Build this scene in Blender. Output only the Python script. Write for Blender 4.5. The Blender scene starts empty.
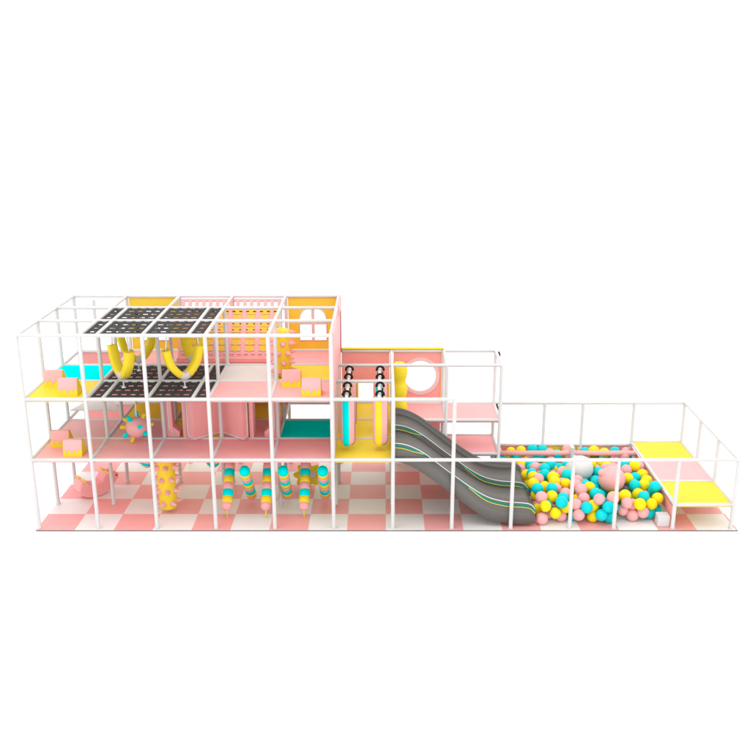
import bpy, bmesh, math, random
from mathutils import Vector, Matrix

S = 1.2                      # one frame bay is 1.2 m; all coordinates below are in bays
H1, H2, H3, HD = 1.2473, 2.3037, 3.3693, 0.4398
XR = 11.7395
XP = 10.75                   # left edge of the raised platform beside the ball pit
R_POST, R_RAIL = 0.0325, 0.030
PI = math.pi
scene = bpy.context.scene
COL = scene.collection


# ------------------------------------------------------------------ materials
def material(name, rgb, rough=0.5, bump=0.0, bump_scale=60.0, mottle=0.06, coat=0.0, spec=0.06):
    m = bpy.data.materials.new(name)
    m.use_nodes = True
    nt = m.node_tree
    b = nt.nodes['Principled BSDF']
    b.inputs['Roughness'].default_value = rough
    b.inputs['Specular IOR Level'].default_value = spec
    if coat:
        b.inputs['Coat Weight'].default_value = coat
        b.inputs['Coat Roughness'].default_value = 0.25
    tc = nt.nodes.new('ShaderNodeTexCoord')
    nz = nt.nodes.new('ShaderNodeTexNoise')
    nz.inputs['Scale'].default_value = 3.5
    nz.inputs['Detail'].default_value = 4
    nt.links.new(tc.outputs['Object'], nz.inputs['Vector'])
    mx = nt.nodes.new('ShaderNodeMix')
    mx.data_type = 'RGBA'
    mx.inputs[6].default_value = (*[c * (1 - mottle) for c in rgb], 1)
    mx.inputs[7].default_value = (*[min(1, c * (1 + mottle)) for c in rgb], 1)
    nt.links.new(nz.outputs['Fac'], mx.inputs[0])
    nt.links.new(mx.outputs[2], b.inputs['Base Color'])
    if bump:
        n2 = nt.nodes.new('ShaderNodeTexNoise')
        n2.inputs['Scale'].default_value = bump_scale
        n2.inputs['Detail'].default_value = 2
        nt.links.new(tc.outputs['Object'], n2.inputs['Vector'])
        bp = nt.nodes.new('ShaderNodeBump')
        bp.inputs['Strength'].default_value = bump
        bp.inputs['Distance'].default_value = 0.01
        nt.links.new(n2.outputs['Fac'], bp.inputs['Height'])
        nt.links.new(bp.outputs['Normal'], b.inputs['Normal'])
    return m


M = {
    'white':  material('white_pipe_foam', (0.615, 0.608, 0.606), 0.45, 0.1),
    'pale':   material('white_vinyl', (0.68, 0.62, 0.59), 0.5, 0.1),
    'pink':   material('pink_vinyl', (0.85, 0.40, 0.395), 0.45, 0.15),
    'wallpink': material('pink_wall_vinyl', (0.83, 0.345, 0.33), 0.5, 0.15),
    'softpink': material('soft_pink_vinyl', (0.82, 0.42, 0.42), 0.45, 0.12),
    'yellow': material('lemon_vinyl', (0.80, 0.60, 0.045), 0.45, 0.15),
    'amber':  material('amber_wall_vinyl', (0.84, 0.575, 0.06), 0.5, 0.15),
    'pad':    material('orange_pad_vinyl', (0.80, 0.49, 0.075), 0.5, 0.15),
    'swing':  material('mustard_vinyl', (0.86, 0.66, 0.04), 0.42, 0.12),
    'teal':   material('turquoise_vinyl', (0.0, 0.76, 0.73), 0.5, 0.12, spec=0.0),
    'dark':   material('black_webbing', (0.018, 0.017, 0.017), 0.7, 0.3, 200),
    'net':    material('charcoal_strap', (0.05, 0.047, 0.046), 0.75, 0.3, 150),
    'grey':   material('grey_slide_plastic', (0.15, 0.14, 0.13), 0.45, 0.05, mottle=0.03),
    'groove': material('pale_grey_plastic', (0.17, 0.16, 0.155), 0.4),
    'green':  material('green_stripe', (0.02, 0.33, 0.25), 0.4),
    'line':   material('white_stripe', (0.72, 0.72, 0.72), 0.4),
    'gold':   material('yellow_stripe', (0.75, 0.62, 0.08), 0.4),
    'red':    material('red_dot', (0.35, 0.02, 0.02), 0.4),
    'rim':    material('pale_pink_ring', (0.72, 0.52, 0.51), 0.45),
    'ballpink': material('pink_ball_plastic', (0.84, 0.40, 0.40), 0.4, mottle=0.02, coat=0.15),
    'ballyellow': material('yellow_ball_plastic', (0.88, 0.68, 0.01), 0.4, mottle=0.02, coat=0.15),
    'ballteal': material('turquoise_ball_plastic', (0, 0.6, 0.63), 0.4, mottle=0.02, coat=0.15),
    'ballwhite': material('white_ball_plastic', (0.70, 0.69, 0.67), 0.4, mottle=0.02),
}


# ------------------------------------------------------------------ mesh builder
def frame_from(d):
    d = Vector(d).normalized()
    a = Vector((0, 0, 1)) if abs(d.z) < 0.9 else Vector((1, 0, 0))
    u = d.cross(a).normalized()
    return d, u, d.cross(u).normalized()


class MB:
    def __init__(self):
        self.bm = bmesh.new()

    def poly(self, pts, smooth=False):
        f = self.bm.faces.new([self.bm.verts.new(Vector(p) * S) for p in pts])
        f.smooth = smooth

    def box(self, x0, x1, y0, y1, z0, z1, bevel=0.0, mat=None):
        r = bmesh.ops.create_cube(self.bm, size=1)
        vs = r['verts']
        c = Vector(((x0 + x1) / 2, (y0 + y1) / 2, (z0 + z1) / 2))
        for v in vs:
            p = Vector((v.co.x * (x1 - x0), v.co.y * (y1 - y0), v.co.z * (z1 - z0))) + c
            v.co = (mat @ p if mat else p) * S
        if bevel:
            es = list({e for v in vs for e in v.link_edges})
            bmesh.ops.bevel(self.bm, geom=es, offset=bevel * S, segments=2, affect='EDGES', profile=0.5)
        return self

    def lathe(self, p0, d, prof, seg=20, a0=0.0, a1=2 * PI, ref=None):
        """prof: list of (distance along d, radius)"""
        d, u, w = frame_from(d)
        if ref is not None:
            u = (Vector(ref) - d * Vector(ref).dot(d)).normalized()
            w = d.cross(u)
        p0 = Vector(p0)
        full = abs(a1 - a0 - 2 * PI) < 1e-6
        n = seg if full else seg + 1
        rings = []
        for t, r in prof:
            if r < 1e-6:
                rings.append([self.bm.verts.new((p0 + d * t) * S)])
            else:
                rings.append([self.bm.verts.new((p0 + d * t + (u * math.cos(a0 + (a1 - a0) * k / seg) +
                              w * math.sin(a0 + (a1 - a0) * k / seg)) * r) * S) for k in range(n)])
        for A, B in zip(rings, rings[1:]):
            for k in range(seg):
                k2 = (k + 1) % n
                if len(A) == 1 and len(B) == 1:
                    continue
                if len(A) == 1:
                    q = [A[0], B[k], B[k2]]
                elif len(B) == 1:
                    q = [A[k], B[0], A[k2]]
                else:
                    q = [A[k], B[k], B[k2], A[k2]]
                self.bm.faces.new(q).smooth = True
        return self

    def rod(self, p0, p1, r, seg=14, r2=None):
        p0, p1 = Vector(p0), Vector(p1)
        L = (p1 - p0).length
        r2 = r if r2 is None else r2
        e = min(r, r2, L / 4) * 0.18
        return self.lathe(p0, p1 - p0, [(0, 0), (0, r - e), (e, r), (L - e, r2), (L, r2 - e), (L, 0)], seg)

    def capsule(self, p0, p1, r, seg=20):
        p0, p1 = Vector(p0), Vector(p1)
        L = (p1 - p0).length
        prof = [(r - r * math.cos(a), r * math.sin(a)) for a in [PI / 2 * k / 5 for k in range(6)]]
        prof += [(L - r + r * math.sin(a), r * math.cos(a)) for a in [PI / 2 * k / 5 for k in range(6)]]
        return self.lathe(p0, p1 - p0, prof, seg)

    def ball(self, c, r, seg=24):
        prof = [(-r * math.cos(PI * k / (seg // 2)), r * math.sin(PI * k / (seg // 2))) for k in range(seg // 2 + 1)]
        prof[0] = (-r, 0); prof[-1] = (r, 0)
        return self.lathe(c, (0, 0, 1), prof, seg)

    def tube(self, pts, r, seg=8, closed=False):
        pts = [Vector(p) for p in pts]
        n = len(pts)
        rings = []
        w = None
        for i, p in enumerate(pts):
            if closed:
                t = pts[(i + 1) % n] - pts[i - 1]
            else:
                t = pts[min(i + 1, n - 1)] - pts[max(i - 1, 0)]
            t.normalize()
            if w is None:
                w = frame_from(t)[1]
            w = (w - t * w.dot(t)).normalized()
            b = t.cross(w)
            rr = r[i] if isinstance(r, (list, tuple)) else r
            rings.append([self.bm.verts.new((p + (w * math.cos(2 * PI * k / seg) + b * math.sin(2 * PI * k / seg)) * rr) * S)
                          for k in range(seg)])
        pr = list(zip(rings, rings[1:])) + ([(rings[-1], rings[0])] if closed else [])
        for A, B in pr:
            for k in range(seg):
                self.bm.faces.new([A[k], A[(k + 1) % seg], B[(k + 1) % seg], B[k]]).smooth = True
        if not closed:
            self.bm.faces.new(rings[0][::-1]); self.bm.faces.new(rings[-1])
        return self

    def prism(self, pts, ext, bevel=0.0, holes=None):
        """pts: 3-D outline, extruded by vector ext; holes: further outlines cut out of it"""
        ext = Vector(ext)
        loops = [pts] + (holes or [])
        if not holes:
            a = [self.bm.verts.new(Vector(p) * S) for p in pts]
            b = [self.bm.verts.new((Vector(p) + ext) * S) for p in pts]
            n = len(pts)
            fs = [self.bm.faces.new(a), self.bm.faces.new(b[::-1])]
            for k in range(n):
                fs.append(self.bm.faces.new([a[k], b[k], b[(k + 1) % n], a[(k + 1) % n]]))
            bmesh.ops.recalc_face_normals(self.bm, faces=fs)
            if bevel:
                es = list({e for f in fs[:2] for e in f.edges})
                bmesh.ops.bevel(self.bm, geom=es, offset=bevel * S, segments=2, affect='EDGES', profile=0.5)
            return self
        for off, flip in ((Vector((0, 0, 0)), False), (ext, True)):
            edges = []
            for lp in loops:
                vs = [self.bm.verts.new((Vector(p) + off) * S) for p in lp]
                edges += [self.bm.edges.new((vs[k], vs[(k + 1) % len(vs)])) for k in range(len(vs))]
            bmesh.ops.triangle_fill(self.bm, use_beauty=True, use_dissolve=False, edges=edges)
        for lp in loops:
            n = len(lp)
            for k in range(n):
                p, q = Vector(lp[k]), Vector(lp[(k + 1) % n])
                self.poly([p, q, q + ext, p + ext])
        bmesh.ops.remove_doubles(self.bm, verts=self.bm.verts, dist=1e-5)
        bmesh.ops.recalc_face_normals(self.bm, faces=self.bm.faces)
        return self

    def build(self, name, mat, parent=None, recalc=True):
        if recalc:
            bmesh.ops.recalc_face_normals(self.bm, faces=self.bm.faces)
        me = bpy.data.meshes.new(name)
        if parent is not None:
            off = world_loc(parent)
            bmesh.ops.translate(self.bm, verts=self.bm.verts, vec=-off)
        self.bm.to_mesh(me)
        self.bm.free()
        me.materials.append(M[mat] if isinstance(mat, str) else mat)
        o = bpy.data.objects.new(name, me)
        COL.objects.link(o)
        if parent is not None:
            o.parent = parent
        return o


def world_loc(o):
    v = Vector((0, 0, 0))
    while o is not None:
        v += o.location
        o = o.parent
    return v


def tag(o, label=None, cat=None, group=None, kind=None):
    if label: o['label'] = label
    if cat: o['category'] = cat
    if group: o['group'] = group
    if kind: o['kind'] = kind
    return o


def thing(name, label, cat, loc=(0, 0, 0), group=None):
    o = bpy.data.objects.new(name, None)
    o.empty_display_size = 0.2
    o.location = Vector(loc) * S
    COL.objects.link(o)
    return tag(o, label, cat, group)


def copy_tree(o, parent=None):
    c = o.copy()
    COL.objects.link(c)
    if parent is not None:
        c.parent = parent
    for ch in list(o.children):
        copy_tree(ch, c)
    return c


def place(proto, loc, label, rz=0.0, first=False):
    o = proto if first else copy_tree(proto)
    o.location = Vector(loc) * S
    o.rotation_euler = (0, 0, rz)
    o['label'] = label
    return o


# ------------------------------------------------------------------ ground and floor mat
def ground():
    b = MB()
    b.poly([(-150, -150, -0.022), (160, -150, -0.022), (160, 160, -0.022), (-150, 160, -0.022)])
    o = b.build('ground', material('white_studio_ground', (0.93, 0.93, 0.93), 0.9, spec=0.0, mottle=0.0))
    tag(o, kind='structure')
    m = bpy.data.materials.new('checker_mat')
    m.use_nodes = True
    nt = m.node_tree
    bs = nt.nodes['Principled BSDF']
    bs.inputs['Roughness'].default_value = 0.5
    tc = nt.nodes.new('ShaderNodeTexCoord')
    mp = nt.nodes.new('ShaderNodeMapping')
    mp.inputs['Scale'].default_value = (1 / (0.658 * S), 1 / (0.65 * S), 0)
    mp.inputs['Location'].default_value = (0, 0, 0.5)
    nt.links.new(tc.outputs['Object'], mp.inputs['Vector'])
    ck = nt.nodes.new('ShaderNodeTexChecker')
    ck.inputs['Scale'].default_value = 1.0
    ck.inputs['Color2'].default_value = (0.84, 0.365, 0.355, 1)
    ck.inputs['Color1'].default_value = (0.80, 0.78, 0.77, 1)
    nt.links.new(mp.outputs['Vector'], ck.inputs['Vector'])
    nz = nt.nodes.new('ShaderNodeTexNoise')
    nz.inputs['Scale'].default_value = 2.0
    nz.inputs['Detail'].default_value = 5
    nt.links.new(tc.outputs['Object'], nz.inputs['Vector'])
    mr = nt.nodes.new('ShaderNodeMapRange')
    mr.inputs['To Min'].default_value = 0.93
    mr.inputs['To Max'].default_value = 1.05
    nt.links.new(nz.outputs['Fac'], mr.inputs['Value'])
    mu = nt.nodes.new('ShaderNodeVectorMath')
    mu.operation = 'SCALE'
    nt.links.new(ck.outputs['Color'], mu.inputs[0])
    nt.links.new(mr.outputs['Result'], mu.inputs['Scale'])
    nt.links.new(mu.outputs['Vector'], bs.inputs['Base Color'])
    n2 = nt.nodes.new('ShaderNodeTexNoise')
    n2.inputs['Scale'].default_value = 90
    nt.links.new(tc.outputs['Object'], n2.inputs['Vector'])
    bp = nt.nodes.new('ShaderNodeBump')
    bp.inputs['Strength'].default_value = 0.15
    bp.inputs['Distance'].default_value = 0.01
    nt.links.new(n2.outputs['Fac'], bp.inputs['Height'])
    nt.links.new(bp.outputs['Normal'], bs.inputs['Normal'])
    b = MB()
    b.box(0, 11.875, 0, 3.14, -0.02, 0)
    o = b.build('floor', m)
    o.data.materials.append(material('mat_edge', (0.16, 0.15, 0.15), 0.7))
    for f in o.data.polygons:
        if abs(f.normal.z) < 0.5:
            f.material_index = 1
    o.location = Vector((-0.04, -0.075, 0)) * S
    tag(o, kind='structure')


ground()


# ------------------------------------------------------------------ frames
def post(parent, x, y, z1, z0=0.0, mat='white'):
    b = MB()
    b.lathe((x, y, z0), (0, 0, 1), [(0, 0), (0, 0.042), (0.014, 0.042), (0.018, R_POST), (z1 - z0 - 0.01, R_POST),
                                    (z1 - z0 + 0.012, R_POST * 0.8), (z1 - z0 + 0.022, 0)], 16)
    return b.build('post', mat, parent)


def rail(parent, p, q, r=R_RAIL, mat='white'):
    return MB().rod(p, q, r).build('rail', mat, parent)


def deck(parent, i0, i1, j0, j1, z, mat, label):
    g = 0.027
    b = MB()
    b.box(i0 + g, i1 - g, j0 + g, j1 - g, z - 0.06, z + 0.006, bevel=0.006)
    o = b.build('deck', mat, parent)
    o['label'] = label
    return o


def net(parent, i0, i1, j0, j1, z, label):
    """woven strap net: straps across (x) and lengthwise (y), with gaps as in a webbing floor"""
    b = MB()
    k = max(1, round((i1 - i0 - 0.09) / 0.165))
    per = (i1 - i0 - 0.09) / k
    for a in range(k + 1):                 # lengthwise straps, reaching the rails as tabs
        c = i0 + 0.045 + per * a
        b.box(c - 0.026, c + 0.026, j0 + 0.02, j1 - 0.02, z - 0.008, z + 0.004)
    for a in range(4):                     # cross straps, woven slightly under
        c = j0 + 0.14 + (j1 - j0 - 0.28) * a / 3
        b.box(i0 + 0.03, i1 - 0.03, c - 0.083, c + 0.083, z - 0.006, z + 0.0015)
    o = b.build('strap_net', 'net', parent)
    o['label'] = label
    return o


A = thing('three_storey_frame', 'tall white pipe climbing frame of three storeys with coloured decks and black nets', 'play frame')
for i in range(6):
    for j in range(4):
        post(A, i, j, H3)
post(A, 0.37, 3.0, 3.29, H2 - 0.03)
for z, nm in ((H1, 0), (H2, 1), (H3, 2)):
    for j in range(4):
        x1 = XR if (z == H1 and j == 0) else 5
        rail(A, (0, j, z), (5, j, z))
    for i in range(6):
        rail(A, (i, 0, z), (i, 3, z))
for z in (H2, H3):
    for x in (1.27, 2.73):
        rail(A, (x, 0, z), (x, 2, z))
# top openings of the nets
for z, lv in ((H3, 'top'), (H2, 'second')):
    for j in range(2):
        r = 'front' if j == 0 else 'back'
        net(A, 1.03, 1.25, j, j + 1, z, 'narrow black strap net of the %s level, %s row' % (lv, r))
        net(A, 1.29, 1.98, j, j + 1, z, 'black woven strap net of the %s level, left, %s row' % (lv, r))
        net(A, 2.02, 2.71, j, j + 1, z, 'black woven strap net of the %s level, right, %s row' % (lv, r))
        net(A, 2.75, 2.97, j, j + 1, z, 'narrow black strap net of the %s level at right, %s row' % (lv, r))
for x0, x1 in ((1.03, 1.98), (2.02, 2.97)):
    b = MB()
    for k in range(5):
        c = x0 + (x1 - x0) * (k + 0.5) / 5
        b.box(c - 0.085, c + 0.085, 2.05, 2.13, H3 - 0.008, H3 + 0.004)
    b.box(x0, x1, 2.08, 2.11, H3 - 0.012, H3 - 0.004)
    b.build('net_edge_strap', 'net', A)
# decks: (column, row, colour)
top = {(0, 0): 'yellow', (0, 1): 'teal', (1, 2): 'pink', (2, 2): 'pink', (3, 0): 'pink', (3, 1): 'pale', (3, 2): 'wallpink',
       (4, 0): 'pink', (4, 1): 'yellow', (4, 2): 'pink'}
mid = {(i, 0): 'pink' for i in range(5)}
mid.update({(0, 1): 'pink', (1, 1): 'pink', (2, 1): 'yellow', (3, 1): 'pink', (4, 1): 'teal',
            (1, 2): 'yellow', (2, 2): 'yellow', (3, 2): 'yellow'})
cname = {'yellow': 'yellow', 'teal': 'turquoise', 'pink': 'pink', 'pale': 'white', 'wallpink': 'pink', 'amber': 'yellow'}
for z, lay, nm in ((H2, top, 'second level'), (H1, mid, 'first level')):
    for (i, j), c in lay.items():
        deck(A, i, i + 1, j, j + 1, z, c, '%s padded deck of the %s' % (cname[c], nm))
# white fabric climbing shelf in the stair well, left rear
b = MB()
b.prism([(0.03, 2.05, 1.41), (0.97, 2.05, 1.41), (0.62, 2.72, 1.43), (0.24, 2.72, 1.43)], (0, 0, 0.02), bevel=0.006)
b.build('fabric_shelf', 'pale', A)['label'] = 'white stretched fabric climbing shelf'
# black cable along the back
MB().rod((4.0, 3.06, H1 + 0.055), (7.14, 3.06, H1 + 0.055), 0.024).build('back_strap', 'dark', A)
post(A, 4.5, 3.0, H2, H1)

B = thing('two_storey_frame', 'white pipe frame of two storeys with yellow landing beside the grey slide', 'play frame', (5, 0, 0))
post(B, 6, 0, H2); post(B, 7, 0, H2)
for j in (1, 2, 3):
    post(B, 6, j, H2)
for i in (7, 8):
    for j in (2, 3):
        post(B, i, j, H2)
rail(B, (5, 0, H2), (7, 0, H2))
rail(B, (5, 0, H1), (8, 0, H1))
rail(B, (5, 1, H2), (6, 1, H2)); rail(B, (5, 1, H1), (6, 1, H1))
rail(B, (5, 2, H2), (8, 2, H2)); rail(B, (5, 2, H1), (8, 2, H1))
rail(B, (5, 3, H2), (8, 3, H2)); rail(B, (5, 3, H1), (8, 3, H1))
rail(B, (6, 0, H2), (6, 3, H2)); rail(B, (6, 0, H1), (6, 3, H1))
for i in (7, 8):
    rail(B, (i, 2, H2), (i, 3, H2)); rail(B, (i, 2, H1), (i, 3, H1))
ZL = 0.58
rail(B, (7, 2, ZL), (8, 2, ZL)); rail(B, (7, 3, ZL), (8, 3, ZL)); rail(B, (8, 2, ZL), (8, 3, ZL)); rail(B, (7, 2, ZL), (7, 3, ZL))
for j in range(3):
    deck(B, 5, 6, j, j + 1, H1, 'yellow', 'yellow padded deck of the landing')
deck(B, 6, 7, 2, 3, H1, 'pink', 'pink padded deck behind the slide')
deck(B, 7, 8, 2, 3, H1, 'pink', 'upper pink padded deck of the small tower')
deck(B, 7, 8, 2, 3, ZL, 'pink', 'lower pink padded deck of the small tower')
for x in (5.235, 5.77):
    MB().rod((x, 0.02, H2), (x, 1.98, H2), 0.028).build('hanging_bar', 'white', B)
for z in (H2, H1):
    MB().box(8.03, 8.06, 2.72, 2.9, z - 0.06, z + 0.02, bevel=0.004).build('black_bracket', 'dark', B)
MB().box(5.0, 7.0, 2.97, 3.05, H2 + 0.034, H2 + 0.062, bevel=0.006).build('trim', 'yellow', B)

P = thing('ball_pit_frame', 'low white pipe railing round the ball pit with a raised yellow and pink platform', 'play frame', (8, 0, 0))
for x in (8, 9, 9.75, XP, XR):
    post(P, x, 0, H1)
for x in (9, 9.75, XP):
    post(P, x, 3, H1)
for y in (1, 2, 3):
    post(P, XR, y, H1)
rail(P, (8, 0, H1), (XR, 0, H1)); rail(P, (8, 3, H1), (XR, 3, H1)); rail(P, (XR, 0, H1), (XR, 3, H1))
for y in range(4):
    rail(P, (XP, y, HD), (XR, y, HD))
for x in (XP, XR):
    rail(P, (x, 0, HD), (x, 3, HD))
rail(P, (8, 3, HD - 0.06), (XP, 3, HD - 0.06))
for y in (1, 2):
    MB().rod((XP, y, 0), (XP, y, HD), R_RAIL).build('platform_leg', 'white', P)
for y, c, n in ((0, 'yellow', 'front yellow platform pad'), (1, 'softpink', 'pink platform pad between the yellow pads'), (2, 'yellow', 'rear yellow platform pad')):
    deck(P, XP, XR, y, y + 1, HD, c, n)
MB().rod((8.06, 2.5, 0.395), (XP - 0.04, 2.5, 0.395), 0.05).build('padded_bar', 'softpink', P)
MB().rod((8.06, 2.5, 0.0), (8.06, 2.5, 0.44), 0.03).rod((XP - 0.07, 2.5, 0.0), (XP - 0.07, 2.5, 0.36), 0.03).build('bar_support', 'white', P)
b = MB()
b.box(9.44, 9.52, 2.40, 2.60, 0, 0.55, bevel=0.015)
b.rod((9.48, 2.40, 0.36), (9.60, 2.28, 0.36), 0.05)
b.build('bar_post', 'white', P)


# ------------------------------------------------------------------ wall panels
def rect(x0, x1, z0, z1, y):
    return [(x0, y, z0), (x1, y, z0), (x1, y, z1), (x0, y, z1)]


def wall_thing(name, label, mat, pts, ext, holes=None, loc=None, group='soft wall panels on the frames'):
    t = thing(name, label, 'wall panel', loc or pts[0], group)
    t['kind'] = 'thing'
    MB().prism(pts, ext, holes=holes).build('panel', mat, t)
    return t


def arch_pts(x0, x1, z0, z1, y, n=14):
    r = (x1 - x0) / 2
    zc = z1 - r * 0.95
    return [(x0, y, z0), (x1, y, z0)] + [((x0 + x1) / 2 + r * math.cos(a), y, zc + r * 0.95 * math.sin(a))
                                         for a in [PI * k / n for k in range(n + 1)]]


def arch_window(x, w0, w1, label):
    hole = arch_pts(w0, w1, 2.515, 3.16, 3.0)
    t = wall_thing('wall_panel', label, 'amber', rect(x + 0.04, x + 0.96, H2 + 0.035, H3 - 0.035, 3.0), (0, 0.04, 0), [hole])
    b = MB()
    c = (w0 + w1) / 2
    b.box(c - 0.03, c + 0.03, 3.005, 3.035, 2.515, 3.16)
    b.box(w0, c - 0.03, 3.007, 3.033, 2.82, 2.875)
    b.box(c + 0.03, w1, 3.007, 3.033, 2.82, 2.875)
    b.build('window_bars', 'rim', t)
    b = MB()
    b.tube(arch_pts(w0, w1, 2.515, 3.16, 2.998), 0.012, closed=True)
    b.build('window_frame', 'pale', t)
    return t


arch_window(4, 4.25, 4.76, 'yellow wall panel with arched window behind the spiked column')
arch_window(1, 1.25, 1.76, 'yellow wall panel with arched window behind the black nets')
for i, lab in ((1, 'pink rear wall panel of the middle storey behind the spiky ball'), (2, 'pink rear wall panel of the middle storey behind the left screen leaf'),
               (3, 'pink rear wall panel of the middle storey behind the right screen leaf')):
    wall_thing('wall_panel', lab, 'wallpink', rect(i + 0.04, i + 0.96, H1 + 0.035, H2 - 0.035, 3.0), (0, 0.04, 0))
wall_thing('wall_panel', 'pink rear wall panel in the stair well below the turquoise deck level', 'wallpink', rect(0.04, 0.96, H1 + 0.035, H2 - 0.035, 3.0), (0, 0.04, 0))
wall_thing('wall_panel', 'pink rear wall panel at the foot of the stair well below the fabric shelf', 'wallpink', rect(0.04, 0.96, 0.6, H1 - 0.035, 3.0), (0, 0.04, 0))
# round window
cx, cz, ro, ri = 6.555, 1.80, 0.375, 0.305
circ = lambda r, y, n=40: [(cx + r * math.cos(2 * PI * k / n), y, cz + r * math.sin(2 * PI * k / n)) for k in range(n)]
t = wall_thing('wall_panel', 'pink wall panel with round window above the slide', 'wallpink', rect(6.04, 6.96, H1 + 0.035, H2 - 0.035, 3.0), (0, 0.04, 0), [circ(ri + 0.02, 3.0)])
MB().prism(circ(ro, 2.985), (0, 0.07, 0), holes=[circ(ri, 2.985)]).build('window_ring', 'rim', t)
MB().box(6.955, 6.965, 2.985, 3.045, H1 + 0.04, H2 - 0.04).build('edge_trim', 'amber', t)
# rectangular opening, pink above, yellow surround
hole = rect(5.36, 5.66, 1.30, 1.66, 3.0)
t = wall_thing('wall_panel', 'pink wall panel with square opening behind the hanging bags', 'wallpink', rect(5.04, 5.96, H1 + 0.035, H2 - 0.035, 3.0), (0, 0.04, 0), [hole])
MB().prism(rect(5.22, 5.95, H1 + 0.04, 1.72, 2.985), (0, 0.012, 0), holes=[rect(5.36, 5.66, 1.30, 1.66, 2.985)]).build('opening_surround', 'amber', t)
# side panels between the tall and the low frame
for z0, z1, m_, lab in ((H2, H3, 'softpink', 'upper pink side panel closing the right end of the tall frame'),
                        (H1, H2, 'rim', 'lower pale pink side panel beside the hanging bags')):
    t = thing('side_panel', lab, 'wall panel', (5, 0, z0), 'soft wall panels on the frames')
    for j in range(3):
        MB().box(5.0, 5.035, j + 0.04, j + 0.96, z0 + 0.035, z1 - 0.035, bevel=0.006).build('panel', m_, t)
    if z0 == H2:
        for j in (0, 2):
            MB().box(5.02, 5.055, j + 0.01, j + 0.98, z1 - 0.15, z1 + 0.036, bevel=0.008).build('top_pad', 'softpink', t)
        MB().rod((5.04, 2.75, z0 + 0.05), (5.04, 2.75, z1 - 0.16), 0.012).build('dark_edge', 'red', t)
wall_thing('wall_panel', 'pink rear wall panel low behind the slide', 'wallpink', rect(6.04, 6.96, 0.05, H1 - 0.035, 3.0), (0, 0.04, 0))
for x0, x1, m_, lab in ((8.04, 8.96, 'wallpink', 'low pink wall panel behind the ball pit next to the small tower'),
                        (9.04, 9.71, 'amber', 'low yellow wall panel behind the ball pit'),
                        (9.79, 10.71, 'wallpink', 'low pink wall panel behind the ball pit next to the platform')):
    wall_thing('low_wall_panel', lab, m_, rect(x0, x1, 0.02, 0.35, 2.99), (0, 0.04, 0), group='low walls behind the ball pit')
t = thing('low_wall_panel', 'low dark pink wall panel under the platform edge of the ball pit', 'wall panel', (XP, 0, 0), 'low walls behind the ball pit')
for y in range(3):
    MB().box(XP - 0.01, XP + 0.01, y + 0.06, y + 0.94, 0.16, 0.36, bevel=0.004).build('panel', 'wallpink', t)


# ------------------------------------------------------------------ leaning climbing wall
def climbing_wall():
    x0, x1 = 2.05, 3.93
    y0, z0, y1, z1 = 2.22, H2 + 0.03, 2.93, H3 - 0.03
    d = Vector((0, y1 - y0, z1 - z0)); L = d.length; d.normalize()
    nrm = Vector((0, -d.z, d.y))
    W = x1 - x0
    mat = Matrix((( 1, 0, 0, x0), (0, -nrm.y, d.y, y0), (0, -nrm.z, d.z, z0), (0, 0, 0, 1)))
    t = thing('climbing_wall', 'leaning pink climbing wall with yellow pads and a row of slots along its top', 'climbing wall', (x0, y0, z0))
    b = MB()
    T = 0.05
    zs0, zs1 = L * 0.85, L * 0.965
    b.box(0, W, 0, T, 0.0, zs0, mat=mat)
    b.box(0, W, 0, T, zs1, L, mat=mat)
    sl = [0.10 + 0.1285 * k for k in range(14)]
    edges = [0.0]
    for s in sl:
        edges += [s - 0.032, s + 0.032]
    edges.append(W)
    for a in range(0, len(edges), 2):
        b.box(edges[a], edges[a + 1], 0, T, zs0, zs1, mat=mat)
    b.build('panel', 'pink', t)
    cols = [(sl[k] - 0.018, sl[k + 1] + 0.018) for k in range(1, 12, 2)]
    for (a, c) in cols + [(0.05, 0.13), (W - 0.13, W - 0.05)]:
        b = MB()
        rows = 7
        hh = (zs0 - 0.02 - 0.17) / rows
        for r in range(rows):
            b.box(a, c, -0.012, 0.0, 0.17 + hh * r + 0.004, 0.17 + hh * (r + 1) - 0.004, bevel=0.004, mat=mat)
        o = b.build('yellow_pad', 'pad', t)
        h = MB(); p = MB()
        cc = [s for s in sl if a < s < c]
        for s in cc:
            for r in (2, 3, 4, 6):
                zz = 0.17 + hh * (r + 0.5)
                h.box(s - (0.028 if r == 6 else 0.014), s + (0.028 if r == 6 else 0.014), -0.016, -0.0121, zz - 0.010, zz + 0.010, mat=mat)
            for r in (0, 1, 3, 5):
                zz = 0.17 + hh * (r + 0.25)
                p.box(s - 0.03, s + 0.03, -0.020, -0.0123, zz - 0.017, zz + 0.017, bevel=0.003, mat=mat)
            p.box(s - 0.034, s + 0.034, -0.028, -0.0005, 0.115, 0.15, bevel=0.006, mat=mat)
        h.build('hand_hole', 'dark', o)
        p.build('grip', 'softpink', o)
    MB().box(x0, x1, y0 - 0.09, y0 - 0.02, H2 + 0.007, H2 + 0.1, bevel=0.015).build('base_pad', 'wallpink', t)


climbing_wall()


# ------------------------------------------------------------------ slide
def spline(pts, n=12):
    out = []
    P_ = [pts[0]] + list(pts) + [pts[-1]]
    for i in range(1, len(P_) - 2):
        p0, p1, p2, p3 = [Vector((*p, 0)) for p in P_[i - 1:i + 3]]
        for k in range(n):
            u = k / n
            q = 0.5 * ((2 * p1) + (p2 - p0) * u + (2 * p0 - 5 * p1 + 4 * p2 - p3) * u * u + (3 * p1 - p0 - 3 * p2 + p3) * u ** 3)
            out.append((q.x, q.y))
    out.append(tuple(pts[-1]))
    return out


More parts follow.
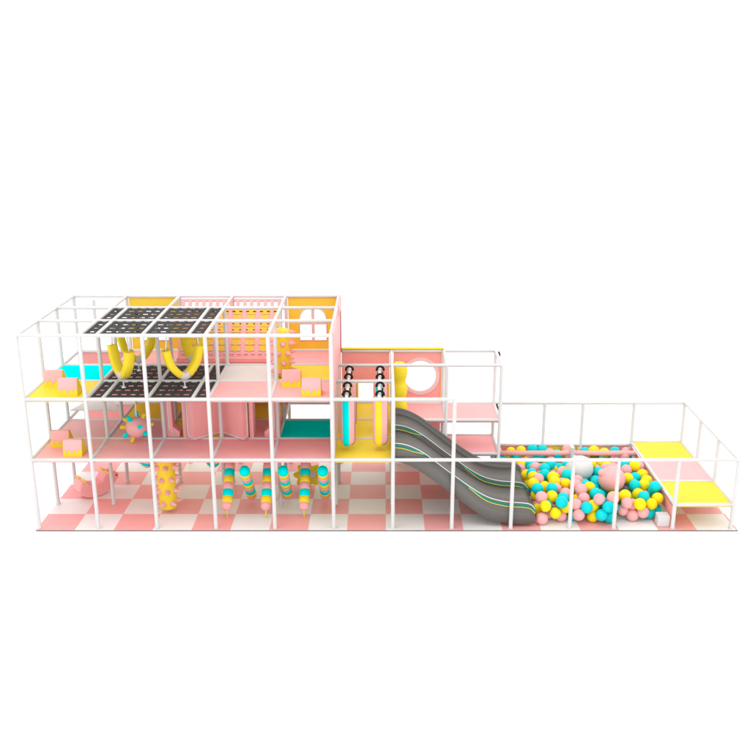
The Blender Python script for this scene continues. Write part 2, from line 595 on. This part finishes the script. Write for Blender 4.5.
TOP = spline([(5.98, 1.51), (6.15, 1.495), (6.33, 1.435), (6.55, 1.305), (6.95, 0.99), (7.3, 0.725), (7.6, 0.54), (7.9, 0.455), (8.2, 0.43), (8.33, 0.40), (8.41, 0.32)])
LANE = [(x, z - 0.085 + 0.03 * max(0.0, min(1.0, (x - 8.1) / 0.25))) for x, z in TOP]
BOT = spline([(5.98, 1.19), (6.15, 1.175), (6.33, 1.10), (6.55, 0.955), (6.95, 0.65), (7.3, 0.36), (7.6, 0.16), (7.9, 0.08), (8.2, 0.05), (8.33, 0.05), (8.41, 0.07)])


def slide():
    t = thing('double_slide', 'dark grey two lane slide running down into the ball pit', 'slide', (6, 0.05, 0))

    def sheet(b, up, lo, y0, y1):
        """closed strip between two curves with width y0..y1"""
        n = len(up)
        rows = []
        for (xa, za), (xb, zb) in zip(up, lo):
            rows.append([b.bm.verts.new(Vector(p) * S) for p in ((xa, y0, za), (xa, y1, za), (xb, y1, zb), (xb, y0, zb))])
        fs = []
        for p, q in zip(rows, rows[1:]):
            for k in range(4):
                f = b.bm.faces.new([p[k], p[(k + 1) % 4], q[(k + 1) % 4], q[k]])
                f.smooth = True
                fs.append(f)
        b.bm.faces.new(rows[0][::-1]); b.bm.faces.new(rows[-1])
        for f in fs:
            for e in f.edges:
                v0, v1 = e.verts
                if abs(v0.co.y - v1.co.y) < 1e-6 and len(e.link_faces) == 2:
                    pass
        return b

    def wall(y, label):
        w = 0.05
        b = MB()
        sheet(b, TOP, BOT, y, y + w)
        # rounded top lip
        b.tube([(x, y + w / 2, z) for x, z in TOP], 0.027, 10)
        o = b.build('side_wall', 'grey', t)
        o['label'] = label
        for e in o.data.edges:
            pass
        yy = y - 0.006
        if y > 1.5:
            return o
        MB().tube([(x, y - 0.004, z + 0.018) for x, z in TOP], 0.007, 6).build('white_line', 'line', o)

        def taper(x):
            a = max(0.0, min(1.0, (6.62 - x) / 0.34))
            c = max(0.0, min(1.0, (x - 7.08) / 0.55))
            s = max(a, c)
            return s * s * (3 - 2 * s)
        for lo, hi in ((5.9, 6.62), (7.08, 8.5)):
            seg = [(x, z) for x, z in TOP if lo <= x <= hi]
            g = MB()
            for k, off in enumerate((0.027, 0.053)):
                g.tube([(x, yy, z + 0.012 - (off * taper(x))) for x, z in seg], 0.0062, 6)
            g.build('green_stripe', 'green', o)
            MB().tube([(x, yy, z + 0.012 - 0.074 * taper(x)) for x, z in seg if taper(x) > 0.25], 0.007, 6).build('yellow_stripe', 'gold', o)
        MB().tube([(x, y - 0.001, z - 0.03 - 0.11 * taper(x)) for x, z in TOP], 0.007, 6).build('moulded_rib', 'groove', o)
        return o

    wall(0.05, 'near outer wall of the slide')
    wall(0.95, 'divider between the two lanes')
    wall(1.85, 'far outer wall of the slide')
    for y0, y1 in ((0.10, 0.95), (1.00, 1.85)):
        b = MB()
        sheet(b, LANE, [(x, z - 0.03) for x, z in LANE], y0, y1)
        b.build('lane', 'grey', t)
    # underside support under the upper end
    MB().box(6.0, 6.04, 0.12, 1.86, H1 - 0.06, H1 - 0.005).build('mounting_plate', 'grey', t)


slide()


# ------------------------------------------------------------------ icing wedge blocks
def wedge():
    t = thing('wedge_block', 'x', 'foam block', (0, 0, 0), 'yellow wedge blocks with pink dripping tops')
    w, h, f, d = 0.32, 0.27, 0.07, 0.33
    # cross-section in y/z: front bottom, apex, back bottom
    MB().prism([(0, 0, 0), (0, f, h), (0, f + 0.07, h), (0, d, 0)], (w, 0, 0), bevel=0.008).build('wedge_body', 'yellow', t)
    # pink icing over the top and front, dripping lower edge
    n = Vector((0, -h, f)).normalized()
    drip = [(0.0, 0.42), (0.10, 0.36), (0.17, 0.60), (0.24, 0.42), (0.33, 0.28), (0.42, 0.55), (0.5, 0.63), (0.58, 0.5), (0.66, 0.30), (0.76, 0.55), (0.84, 0.36), (0.92, 0.3), (1.0, 0.45)]
    b = MB()
    o1 = 0.006

    def fp(u, v, off):
        p = Vector((0.006 + (w - 0.012) * u, f * v, h * v)) + n * off
        return p
    fr = [fp(u, 1 - 0.93 * (0.25 + v), o1) for u, v in drip]
    topf = [fp(u, 1.0, o1) + Vector((0, 0, 0.006)) for u, v in drip]
    bk = [Vector((p.x, f + 0.075, h + 0.006)) for p in topf]
    bl = [Vector((p.x, f + 0.11, h - 0.03)) for p in topf]
    inn = [p - n * 0.009 for p in fr]
    for k in range(len(drip) - 1):
        b.poly([fr[k], fr[k + 1], topf[k + 1], topf[k]])
        b.poly([topf[k], topf[k + 1], bk[k + 1], bk[k]])
        b.poly([bk[k], bk[k + 1], bl[k + 1], bl[k]])
        b.poly([inn[k], inn[k + 1], fr[k + 1], fr[k]])
    bmesh.ops.remove_doubles(b.bm, verts=b.bm.verts, dist=1e-5)
    b.build('icing_cover', 'softpink', t)
    return t


wp = wedge()
place(wp, (0.12, 0.62, H2 + 0.006), 'yellow and pink wedge block, rear of the two on the yellow deck', first=True)
place(wp, (0.51, 0.14, H2 + 0.006), 'yellow and pink wedge block, front of the two on the yellow deck')
place(wp, (0.14, 0.56, H1 + 0.006), 'yellow and pink wedge block, rear of two on the pink deck near the spiky ball')
place(wp, (0.49, 0.12, H1 + 0.006), 'yellow and pink wedge block, front of two on the pink deck near the spiky ball')
place(wp, (4.13, 0.62, H2 + 0.006), 'yellow and pink wedge block, rear of the two below the arched window')
place(wp, (4.50, 0.13, H2 + 0.006), 'yellow and pink wedge block, front of the two below the arched window')


# ------------------------------------------------------------------ U shaped hanging swings
def u_swing():
    t = thing('hanging_swing', 'x', 'swing', (0, 0, 0), 'yellow U shaped swings under the net')
    # path of the U in the local x/z plane; z = 0 is the net below
    hw, top_z, bot = 0.275, 0.70, 0.21
    path = [(-hw - 0.02, top_z), (-hw + 0.01, 0.56), (-hw + 0.05, 0.43), (-0.13, 0.30), (-0.07, 0.245), (0, 0.215),
            (0.07, 0.245), (0.13, 0.30), (hw - 0.05, 0.43), (hw - 0.01, 0.56), (hw + 0.02, top_z)]
    for nm, cl, (i0, i1) in (('arm', 'swing', (0, 5)), ('centre_joint', 'pale', (4, 7)), ('arm', 'swing', (6, 11))):
        pts = path[i0:i1]
        pts = spline([(x, z) for x, z in pts], 4)
        b = MB()
        # chunky rounded-rectangular section
        rows = []
        n = len(pts)
        for k, (x, z) in enumerate(pts):
            a = Vector(pts[max(k - 1, 0)]); c = Vector(pts[min(k + 1, n - 1)])
            tg = (c - a).normalized()
            nx, nz = -tg.y, tg.x
            wd, dp = 0.061, 0.08
            ring = []
            for q in range(12):
                an = 2 * PI * q / 12
                ca, sa = math.cos(an), math.sin(an)
                u = math.copysign(abs(ca) ** 0.4, ca) * wd
                v = math.copysign(abs(sa) ** 0.4, sa) * dp
                ring.append(b.bm.verts.new(Vector((x + nx * u, v, z + nz * u)) * S))
            rows.append(ring)
        for p, q in zip(rows, rows[1:]):
            for k in range(12):
                b.bm.faces.new([p[k], p[(k + 1) % 12], q[(k + 1) % 12], q[k]]).smooth = True
        b.bm.faces.new(rows[0]); b.bm.faces.new(rows[-1][::-1])
        b.build(nm, cl, t)
    MB().rod((0, 0, 0.02), (0, 0, 0.16), 0.012).lathe((0, 0, 0.006), (0, 0, 1), [(0, 0), (0, 0.04), (0.012, 0.035), (0.025, 0.012), (0.03, 0)], 12).build('tether', 'line', t)
    for sgn in (-1, 1):
        MB().rod((sgn * (hw + 0.02), 0, top_z - 0.01), (sgn * (hw - 0.03), 0, H3 - H2 - 0.0), 0.012).build('rope', 'line', t)
    return t


us = u_swing()
place(us, (1.47, 0.62, H2), 'yellow U swing, front left of the four, before the dark straps', math.radians(-48), first=True)
place(us, (2.50, 0.62, H2), 'yellow U swing, front right of the four, nearest the white deck', math.radians(34))
place(us, (1.49, 1.62, H2), 'yellow U swing, rear left of the four, before the yellow arched window panel', math.radians(34))
place(us, (2.48, 1.62, H2), 'yellow U swing, rear right of the four, before the leaning climbing wall', math.radians(-48))
for x, lab in ((1.10, 'left'), (1.42, 'right')):
    b = MB()
    b.box(x - 0.03, x + 0.03, 2.0, 2.02, 2.82, H3 - 0.03)
    o = b.build('hanging_strap', 'dark')
    tag(o, 'black strap hanging behind the front left swing, %s one of the pair' % lab, 'strap', 'black straps behind the swings')


# ------------------------------------------------------------------ spiky ball on the first level
def spiky_ball():
    c = Vector((1.56, 0.9, 1.50)); r = 0.195
    t = thing('spiky_ball', 'pink hanging ball with yellow and turquoise pegs', 'ball', c)
    MB().ball(c, r, 32).build('ball_body', 'softpink', t)
    p = 0.32
    right = Vector((1, 0, 0)); up = Vector((0, math.sin(p), math.cos(p))); tow = Vector((0, -math.cos(p), math.sin(p)))
    dirs = [('amber', (-.83, .55, .1)), ('amber', (-.98, .0, .2)), ('amber', (-.27, -.93, .25)), ('amber', (.5, .85, .1)),
            ('teal', (-.05, 1, 0)), ('teal', (-.42, .62, .66)), ('teal', (.45, .05, .89)), ('teal', (.75, -.48, .45)), ('teal', (-.75, -.58, .32)),
            ('amber', (.95, .2, -.2)), ('teal', (0.1, .2, -1)), ('amber', (-.5, .1, -.85)), ('amber', (.5, -.5, -.7))]
    for m_, (a, b_, d) in dirs:
        v = (right * a + up * b_ + tow * d).normalized()
        MB().rod(c + v * (r - 0.015), c + v * (r + 0.09), 0.036, 14, 0.032).build('peg', m_, t)
    MB().rod(c + Vector((0, 0, r)), (c.x, c.y, H2 - 0.01), 0.01).build('rope', 'line', t)


spiky_ball()


# ------------------------------------------------------------------ spiked columns
def spike_column(loc, h, r, label, rows, rng_seed):
    t = thing('spiked_column', label, 'foam column', loc, 'yellow columns with pink spikes')
    x, y, z = loc
    e = 0.05
    MB().lathe(loc, (0, 0, 1), [(0, 0), (0, r - e), (e * 0.3, r - e * 0.3), (e, r), (h - e, r), (h - e * 0.3, r - e * 0.3), (h, r - e), (h, 0)], 28).build('column_body', 'yellow', t)
    k = 0
    for row in range(rows):
        zz = z + h * (row + 0.6) / rows
        for q in range(6):
            a = 2 * PI * (q + (0.5 if row % 2 else 0.0)) / 6 - PI / 2 - 0.3
            d = Vector((math.cos(a), math.sin(a), 0))
            p0 = Vector((x, y, zz)) + d * (r - 0.012)
            MB().lathe(p0, d, [(0, 0), (0, 0.05), (0.02, 0.05), (0.075, 0.026), (0.115, 0.01), (0.12, 0)], 12).build('spike', 'softpink', t)
    return t


spike_column((2.05, 0.70, 0.06), 1.12, 0.155, 'yellow column with pink spikes standing on the checkered floor', 5, 1)
spike_column((4.08, 1.32, H2 + 0.007), 0.84, 0.15, 'yellow column with pink spikes on the second level beside the arched window', 5, 2)
t = thing('bulging_column', 'yellow column of rounded bulges in the corner behind the slide top', 'foam column', (6.13, 2.25, H1))
prof = [(0, 0), (0.0, 0.09)]
for k in range(3):
    z0 = 0.34 * k
    prof += [(z0 + 0.34 * u, 0.11 + 0.05 * math.sin(PI * u) ** 0.7) for u in (0.08, 0.2, 0.35, 0.5, 0.65, 0.8, 0.92)]
prof += [(1.03, 0.08), (1.05, 0)]
MB().lathe((6.13, 2.25, H1 + 0.008), (0, 0, 1), prof, 24).build('column_body', 'swing', t)


# ------------------------------------------------------------------ folding pink screen and pillars on the first level
def slab(b, a, c, z0, z1, th=0.075):
    a = Vector((*a, 0)); c = Vector((*c, 0))
    d = (c - a).normalized(); n = Vector((-d.y, d.x, 0)) * th
    b.prism([a + Vector((0, 0, z0)), c + Vector((0, 0, z0)), c + Vector((0, 0, z1)), a + Vector((0, 0, z1))], n)


def screen():
    z0, z1 = H1 + 0.012, H2 - 0.075
    t = thing('folding_screen', 'large pink folding foam screen with white piping between the two pink pillars', 'foam screen', (2.96, 1.1, H1))
    left = [(2.42, 0.96), (2.55, 0.88), (2.96, 1.24)]
    rightp = [(2.96, 1.24), (3.40, 0.88), (3.48, 0.97)]
    for pts, nm in ((left, 'left'), (rightp, 'right')):
        b = MB()
        P2 = pts
        for a, c in zip(P2, P2[1:]):
            slab(b, a, c, z0, z1, 0.07)
        o = b.build('screen_leaf', 'wallpink' if False else 'pink', t)
        line = [(P2[0][0], P2[0][1] - 0.004, z1 - 0.02)] if False else []
        pp = MB()
        if nm == 'left':
            path = [(2.43, 0.945, z1), (2.43, 0.945, z0 + 0.07), (2.55, 0.872, z0 + 0.035), (2.955, 1.23, z0 + 0.035), (2.955, 1.23, z1)]
        else:
            path = [(2.965, 1.23, z1), (2.965, 1.23, z0 + 0.035), (3.40, 0.872, z0 + 0.035), (3.47, 0.955, z0 + 0.07), (3.47, 0.955, z1)]
        pp.tube(path, 0.013, 6)
        pp.build('piping', 'line', o)
    MB().box(2.33, 2.405, 1.0, 1.30, z0, z1, bevel=0.01).build('end_post', 'softpink', t)
    MB().box(3.495, 3.57, 1.0, 1.30, z0, z1, bevel=0.01).build('end_post', 'softpink', t)
    for sgn, x, lab in ((1, 1.99, 'pink foam pillar with a slanted foot, left of the folding screen'), (-1, 4.02, 'pink foam pillar with a slanted foot, right of the folding screen')):
        q = thing('foam_pillar', lab, 'foam pillar', (x, 1.05, H1), 'pink pillars beside the folding screen')
        X = lambda v: x + sgn * v
        y = 1.05
        pts = [(X(0), y, z0), (X(0.27), y, z0), (X(0.27), y, z0 + 0.10), (X(0.155), y, z0 + 0.19), (X(0.145), y, z1), (X(0), y, z1)]
        MB().prism(pts, (0, 0.22, 0), bevel=0.008).build('pillar_body', 'pink', q)
        MB().tube([(X(0.09), y - 0.003, z1), (X(0.09), y - 0.003, z0 + 0.15), (X(0.21), y - 0.003, z0 + 0.06)], 0.013, 6).build('piping', 'line', q)


screen()


# ------------------------------------------------------------------ hanging bags with black loops
def bag(stripe, x, y, label):
    t = thing('hanging_bag', label, 'punching bag', (x, y, H1 + 0.1), 'striped bags hanging over the landing')
    r = 0.125
    z0, z1 = H1 + 0.10, 2.20
    prof = [(0, 0), (0.0, 0.05), (0.02, 0.09), (0.06, r - 0.008), (0.10, r), (z1 - z0 - 0.07, r), (z1 - z0 - 0.02, 0.10), (z1 - z0, 0.05), (z1 - z0, 0)]
    MB().lathe((x, y, z0), (0, 0, 1), prof, 32).build('bag_body', 'softpink', t)
    pr2 = [(a - (0.012 if a < 0.03 else 0), b + 0.006) for a, b in prof[1:-1]]
    for k in range(3):
        c = -PI / 2 + 2 * PI * k / 3 - 0.2
        MB().lathe((x, y, z0), (0, 0, 1), pr2, 10, c - 0.44, c + 0.44, ref=(1, 0, 0)).build('stripe', stripe, t)
    for dy in (-0.24, 0.24):
        b = MB()
        b.tube([(x + 0.062 * math.cos(a), y + dy, H2 + 0.012 + 0.062 * math.sin(a)) for a in [PI * k / 10 - 0.25 + 0.5 * k / 10 for k in range(11)]], 0.020, 8)
        b.rod((x - 0.045, y + dy * 0.85, H2 - 0.012), (x - 0.03, y + dy * 0.3, z1 - 0.03), 0.012)
        b.rod((x + 0.045, y + dy * 0.85, H2 - 0.012), (x + 0.03, y + dy * 0.3, z1 - 0.03), 0.012)
        b.build('hanging_loop', 'dark', t)


bag('teal', 5.235, 0.45, 'pink bag with turquoise stripe hanging at the front of the yellow landing')
bag('swing', 5.785, 0.45, 'pink bag with yellow stripe hanging at the front of the yellow landing')
bag('swing', 5.235, 1.43, 'pink bag with yellow stripe hanging behind the turquoise striped bag')
bag('teal', 5.785, 1.43, 'pink bag with turquoise stripe hanging behind the yellow striped bag')


# ------------------------------------------------------------------ crossed striped bolsters
def bolster(p0, p1, cols, label, tether=None):
    p0, p1 = Vector(p0), Vector(p1)
    d = (p1 - p0); L = d.length; d.normalize()
    r = 0.09
    t = thing('striped_bolster', label, 'bolster', (p0.x, p0.y, 0), 'slanting striped bolsters under the first level')
    n = len(cols)
    cap = r * 0.9
    seg = (L - 2 * 0.0) / n
    for k, c in enumerate(cols):
        a, b_ = k * seg, (k + 1) * seg
        m_ = MB()
        if k == 0:
            prof = [(r * (1 - math.cos(PI / 2 * q / 6)), r * math.sin(PI / 2 * q / 6)) for q in range(7)] + [(b_ - 0.006, r), (b_, r - 0.007)]
        elif k == n - 1:
            prof = [(a, r - 0.007), (a + 0.006, r)] + [(L - r + r * math.sin(PI / 2 * q / 6), r * math.cos(PI / 2 * q / 6)) for q in range(7)]
            prof[-1] = (L, 0)
        else:
            prof = [(a, r - 0.007), (a + 0.006, r), (b_ - 0.006, r), (b_, r - 0.007)]
        m_.lathe(p0, d, prof, 24).build('band', c, t)
    if tether is not None:
        MB().rod(p0 + d * 0.02, tether, 0.013).build('tether', 'gold', t)
        MB().rod(p1 - d * 0.02, p1 + Vector((0, 0, 0.09)), 0.013).build('rope', 'gold', t)


seq = ['ballpink', 'swing', 'teal']
for x, lab in ((3.13, 'striped bolster with its low end forward, nearest the spiked column'),
               (3.805, 'striped bolster with its low end forward, in the middle of the row'),
               (4.465, 'striped bolster with its low end forward, before the yellow flower spinner')):
    bolster((x, 0.36, 0.165), (x, 1.26, 1.06), [seq[k % 3] for k in range(10)], lab, (x, 0.40, 0.0))
seq2 = ['teal', 'swing', 'ballpink']
for x, lab in ((3.48, 'striped bolster with its turquoise end raised, between the first and second low ended ones'),
               (4.135, 'striped bolster with its turquoise end raised, between the second and third low ended ones'),
               (4.81, 'striped bolster with its turquoise end raised, nearest the slide')):
    bolster((x, 0.26, 0.985), (x - 0.02, 1.19, 0.06), [seq2[k % 3] for k in range(9)], lab)

# yellow flower spinner behind the bolsters
t = thing('flower_spinner', 'yellow petalled flower spinner on the floor behind the striped bolsters', 'spinner', (4.43, 1.85, 0))
pts = []
tilt = Matrix.Rotation(math.radians(38), 3, 'X')
for k in range(48):
    a = 2 * PI * k / 48
    rr = 0.23 + 0.045 * math.cos(8 * a)
    pts.append(Vector((4.43, 1.85, 0.19)) + tilt @ Vector((rr * math.cos(a), rr * math.sin(a), 0)))
MB().prism(pts, tilt @ Vector((0, 0, 0.08)), bevel=0.012).build('flower_body', 'swing', t)
c = Vector((4.51, 1.80, 0.19)) + tilt @ Vector((0.02, 0, 0.078))
MB().lathe(c, tilt @ Vector((0, 0, 1)), [(0, 0), (0, 0.07), (0.015, 0.07), (0.03, 0.05), (0.035, 0)], 20).build('hub', 'rim', t)
MB().rod((4.43, 1.87, 0.0), (4.43, 1.87, 0.16), 0.05, 14).build('stand', 'swing', t)

# striped balls hanging under the first level
for x, lab in ((1.53, 'white and turquoise striped ball hanging behind the spiked column'), (2.73, 'white and turquoise striped ball hanging between the spiked column and the first bolster')):
    c = Vector((x, 1.5, 0.63))
    t = thing('striped_ball', lab, 'ball', c, 'striped balls hanging under the first level')
    r = 0.125
    d = Vector((0.25, -0.1, 1)).normalized()
    edges = [0, 0.2, 0.38, 0.52, 0.66, 0.8, 1.0]
    for k in range(6):
        prof = [(-r * math.cos(PI * (edges[k] + (edges[k + 1] - edges[k]) * q / 5)), r * math.sin(PI * (edges[k] + (edges[k + 1] - edges[k]) * q / 5))) for q in range(6)]
        if k == 0: prof[0] = (-r, 0)
        if k == 5: prof[-1] = (r, 0)
        MB().lathe(c, d, prof, 24).build('band', 'pale' if k % 2 else 'teal', t)
    MB().rod(c + Vector((0, 0, r - 0.01)), (x, 1.5, H1 - 0.055), 0.01).build('rope', 'line', t)


# ------------------------------------------------------------------ pink rocker
def rocker():
    t = thing('rocking_toy', 'pink two seat rocking toy with yellow handles on the floor at left', 'rocker', (0, 0, 0))
    # side profile in local x/z
    prof = [(-0.10, 0.0), (0.10, 0.0), (0.24, 0.05), (0.35, 0.14), (0.42, 0.24), (0.47, 0.27), (0.48, 0.36), (0.41, 0.42), (0.34, 0.40),
            (0.29, 0.44), (0.22, 0.44), (0.17, 0.37), (0.12, 0.29), (0.0, 0.255), (-0.12, 0.29), (-0.17, 0.36), (-0.22, 0.41),
            (-0.29, 0.40), (-0.33, 0.30), (-0.36, 0.20), (-0.30, 0.10), (-0.22, 0.04)]
    w = 0.15
    MB().prism([(x, -w, z) for x, z in prof], (0, 2 * w, 0), bevel=0.03).build('rocker_body', 'pink', t)
    for x, z in ((0.25, 0.435), (-0.24, 0.40)):
        b = MB()
        b.rod((x, -w - 0.05, z), (x, -0.035, z), 0.022); b.rod((x, 0.035, z), (x, w + 0.05, z), 0.022)
        b.rod((x, -0.04, z), (x, 0.04, z), 0.012)
        b.build('handle', 'yellow', t)
    for s in (-1, 1):
        MB().ball((0.42, s * (w - 0.003), 0.345), 0.02, 12).build('eye', 'red', t)
    t.location = Vector((0.53, 1.42, 0.0)) * S
    t.rotation_euler = (0, 0, math.radians(42))
    t.scale = (0.94, 0.94, 0.94)


rocker()

# white step by the platform
t = thing('step_block', 'white step block at the platform corner of the ball pit', 'step', (10.6, 0.1, 0))
MB().box(10.51, 10.715, 0.05, 0.24, 0, 0.20, bevel=0.012).build('block', 'white', t)


# ------------------------------------------------------------------ ball pit
def big_ball(name, label, mat, c, r, ear=None, knob=None):
    t = thing(name, label, 'ball', (c[0], c[1], c[2] - r), 'big balls in the pit')
    MB().ball(c, r, 40).build('ball_body', mat, t)
    if ear:
        for e in ear:
            MB().ball(e, 0.07, 20).build('ear', mat, t)
    return t


BP = Vector((9.90, 0.96, 0.50)); BPR = 0.235
BW = Vector((9.46, 1.60, 0.44)); BWR = 0.245
big_ball('big_ball', 'large pink ball with a small round ear amid the small balls', 'ballpink', BP, BPR,
         [BP + Vector((-0.185, -0.02, 0.125))])
big_ball('big_ball', 'large plain white ball amid the small balls', 'ballwhite', BW, BWR)


def pit():
    rnd = random.Random(11)
    r = 0.102
    balls = []

    def height(x, y):
        z = r
        for bx, by, bz in balls:
            d2 = (bx - x) ** 2 + (by - y) ** 2
            D = (1.80 * r) ** 2
            if d2 < D:
                z = max(z, bz + math.sqrt(D - d2))
        for c, R in ((BP, BPR), (BW, BWR)):
            d2 = (c.x - x) ** 2 + (c.y - y) ** 2
            D = (R + r * 0.55) ** 2
            if d2 < D:
                z = 9
        return z

    def allowed(x, y):
        if not (8.08 < x < 10.64 and 0.13 < y < 2.9):
            return False
        if y < 2.03 and x < 8.50 + 0.1 * max(0, 0.4 - y):
            return False
        if x > 10.36 and y < 0.36:
            return False
        if abs(y - 2.5) < 0.05 and False:
            return False
        return True

    n = 0
    tries = 0
    while n < 276 and tries < 6000:
        tries += 1
        best = None
        for _ in range(7):
            x, y = rnd.uniform(8.08, 10.64), rnd.uniform(0.13, 2.9)
            if not allowed(x, y):
                continue
            z = height(x, y) + (0.05 * max(0, 0.5 - y))
            if best is None or z < best[2]:
                best = (x, y, z)
        lim = 0.30 if best and abs(best[0] - BP.x) < 0.3 and 0.5 < best[1] < 0.95 else 0.47 if best and best[1] < 1.9 else (0.25 if best and best[1] < 2.5 else 0.36)
        if best and best[2] < lim:
            x, y, z = best
            balls.append((x, y, height(x, y)))
            n += 1
    kinds = [('ballpink', 'small pink plastic ball lying in the ball pit'), ('ballyellow', 'small yellow plastic ball lying in the ball pit'),
             ('ballteal', 'small turquoise plastic ball lying in the ball pit')]
    protos = []
    for m_, lab in kinds:
        o = MB().ball((0, 0, 0), r, 24).build('pit_ball', m_)
        tag(o, lab, 'ball', 'small balls in the ball pit')
        protos.append(o)
    used = [False] * 3
    for (x, y, z) in balls:
        k = rnd.choices((0, 1, 2), (0.34, 0.31, 0.35) if math.hypot(x - BP.x, y - BP.y) > 0.5 else (0.0, 0.5, 0.5))[0]
        o = protos[k]
        if used[k]:
            o = o.copy(); COL.objects.link(o)
        used[k] = True
        o.location = Vector((x, y, z)) * S
        sc = rnd.uniform(0.97, 1.06)
        o.scale = (sc, sc, sc)


pit()

# ------------------------------------------------------------------ camera, light, world
cam = bpy.data.cameras.new('camera')
co = bpy.data.objects.new('camera', cam)
COL.objects.link(co)
co.location = Vector((5.82154, -14.87144, 7.14989)) * S
co.rotation_euler = (PI / 2 - 0.32071, 0, 0)
cam.sensor_width = 36
cam.lens = 963.358 / 750 * 36
cam.shift_x = (375 - 382.27) / 750
cam.shift_y = (404.841 - 375) / 750
cam.clip_start = 0.5
cam.clip_end = 1000
scene.camera = co

w = bpy.data.worlds.new('World')
scene.world = w
w.use_nodes = True
nt = w.node_tree
bg = nt.nodes['Background']
bg.inputs['Color'].default_value = (1.0, 0.995, 0.99, 1)
tc = nt.nodes.new('ShaderNodeTexCoord')
sx = nt.nodes.new('ShaderNodeSeparateXYZ')
mr = nt.nodes.new('ShaderNodeMapRange')
mr.inputs['From Min'].default_value = 0.05
mr.inputs['From Max'].default_value = 0.9
mr.inputs['To Min'].default_value = 1.32
mr.inputs['To Max'].default_value = 1.5
nt.links.new(tc.outputs['Generated'], sx.inputs[0])
nt.links.new(sx.outputs['Z'], mr.inputs['Value'])
nt.links.new(mr.outputs['Result'], bg.inputs['Strength'])

la = bpy.data.lights.new('softbox', 'AREA')
la.shape = 'DISK'
la.size = 9
la.energy = 650
la.color = (1.0, 0.98, 0.95)
lo = bpy.data.objects.new('softbox', la)
COL.objects.link(lo)
lo.location = Vector((1.5, -4.5, 17.5)) * S
d = Vector((5.5, 1.5, 1.0)) * S - lo.location
lo.rotation_euler = d.to_track_quat('-Z', 'Y').to_euler()

scene.view_settings.view_transform = 'Standard'
scene.view_settings.look = 'None'
scene.view_settings.exposure = 0.16
scene.view_settings.gamma = 1
scene.cycles.max_bounces = 8
scene.cycles.diffuse_bounces = 5
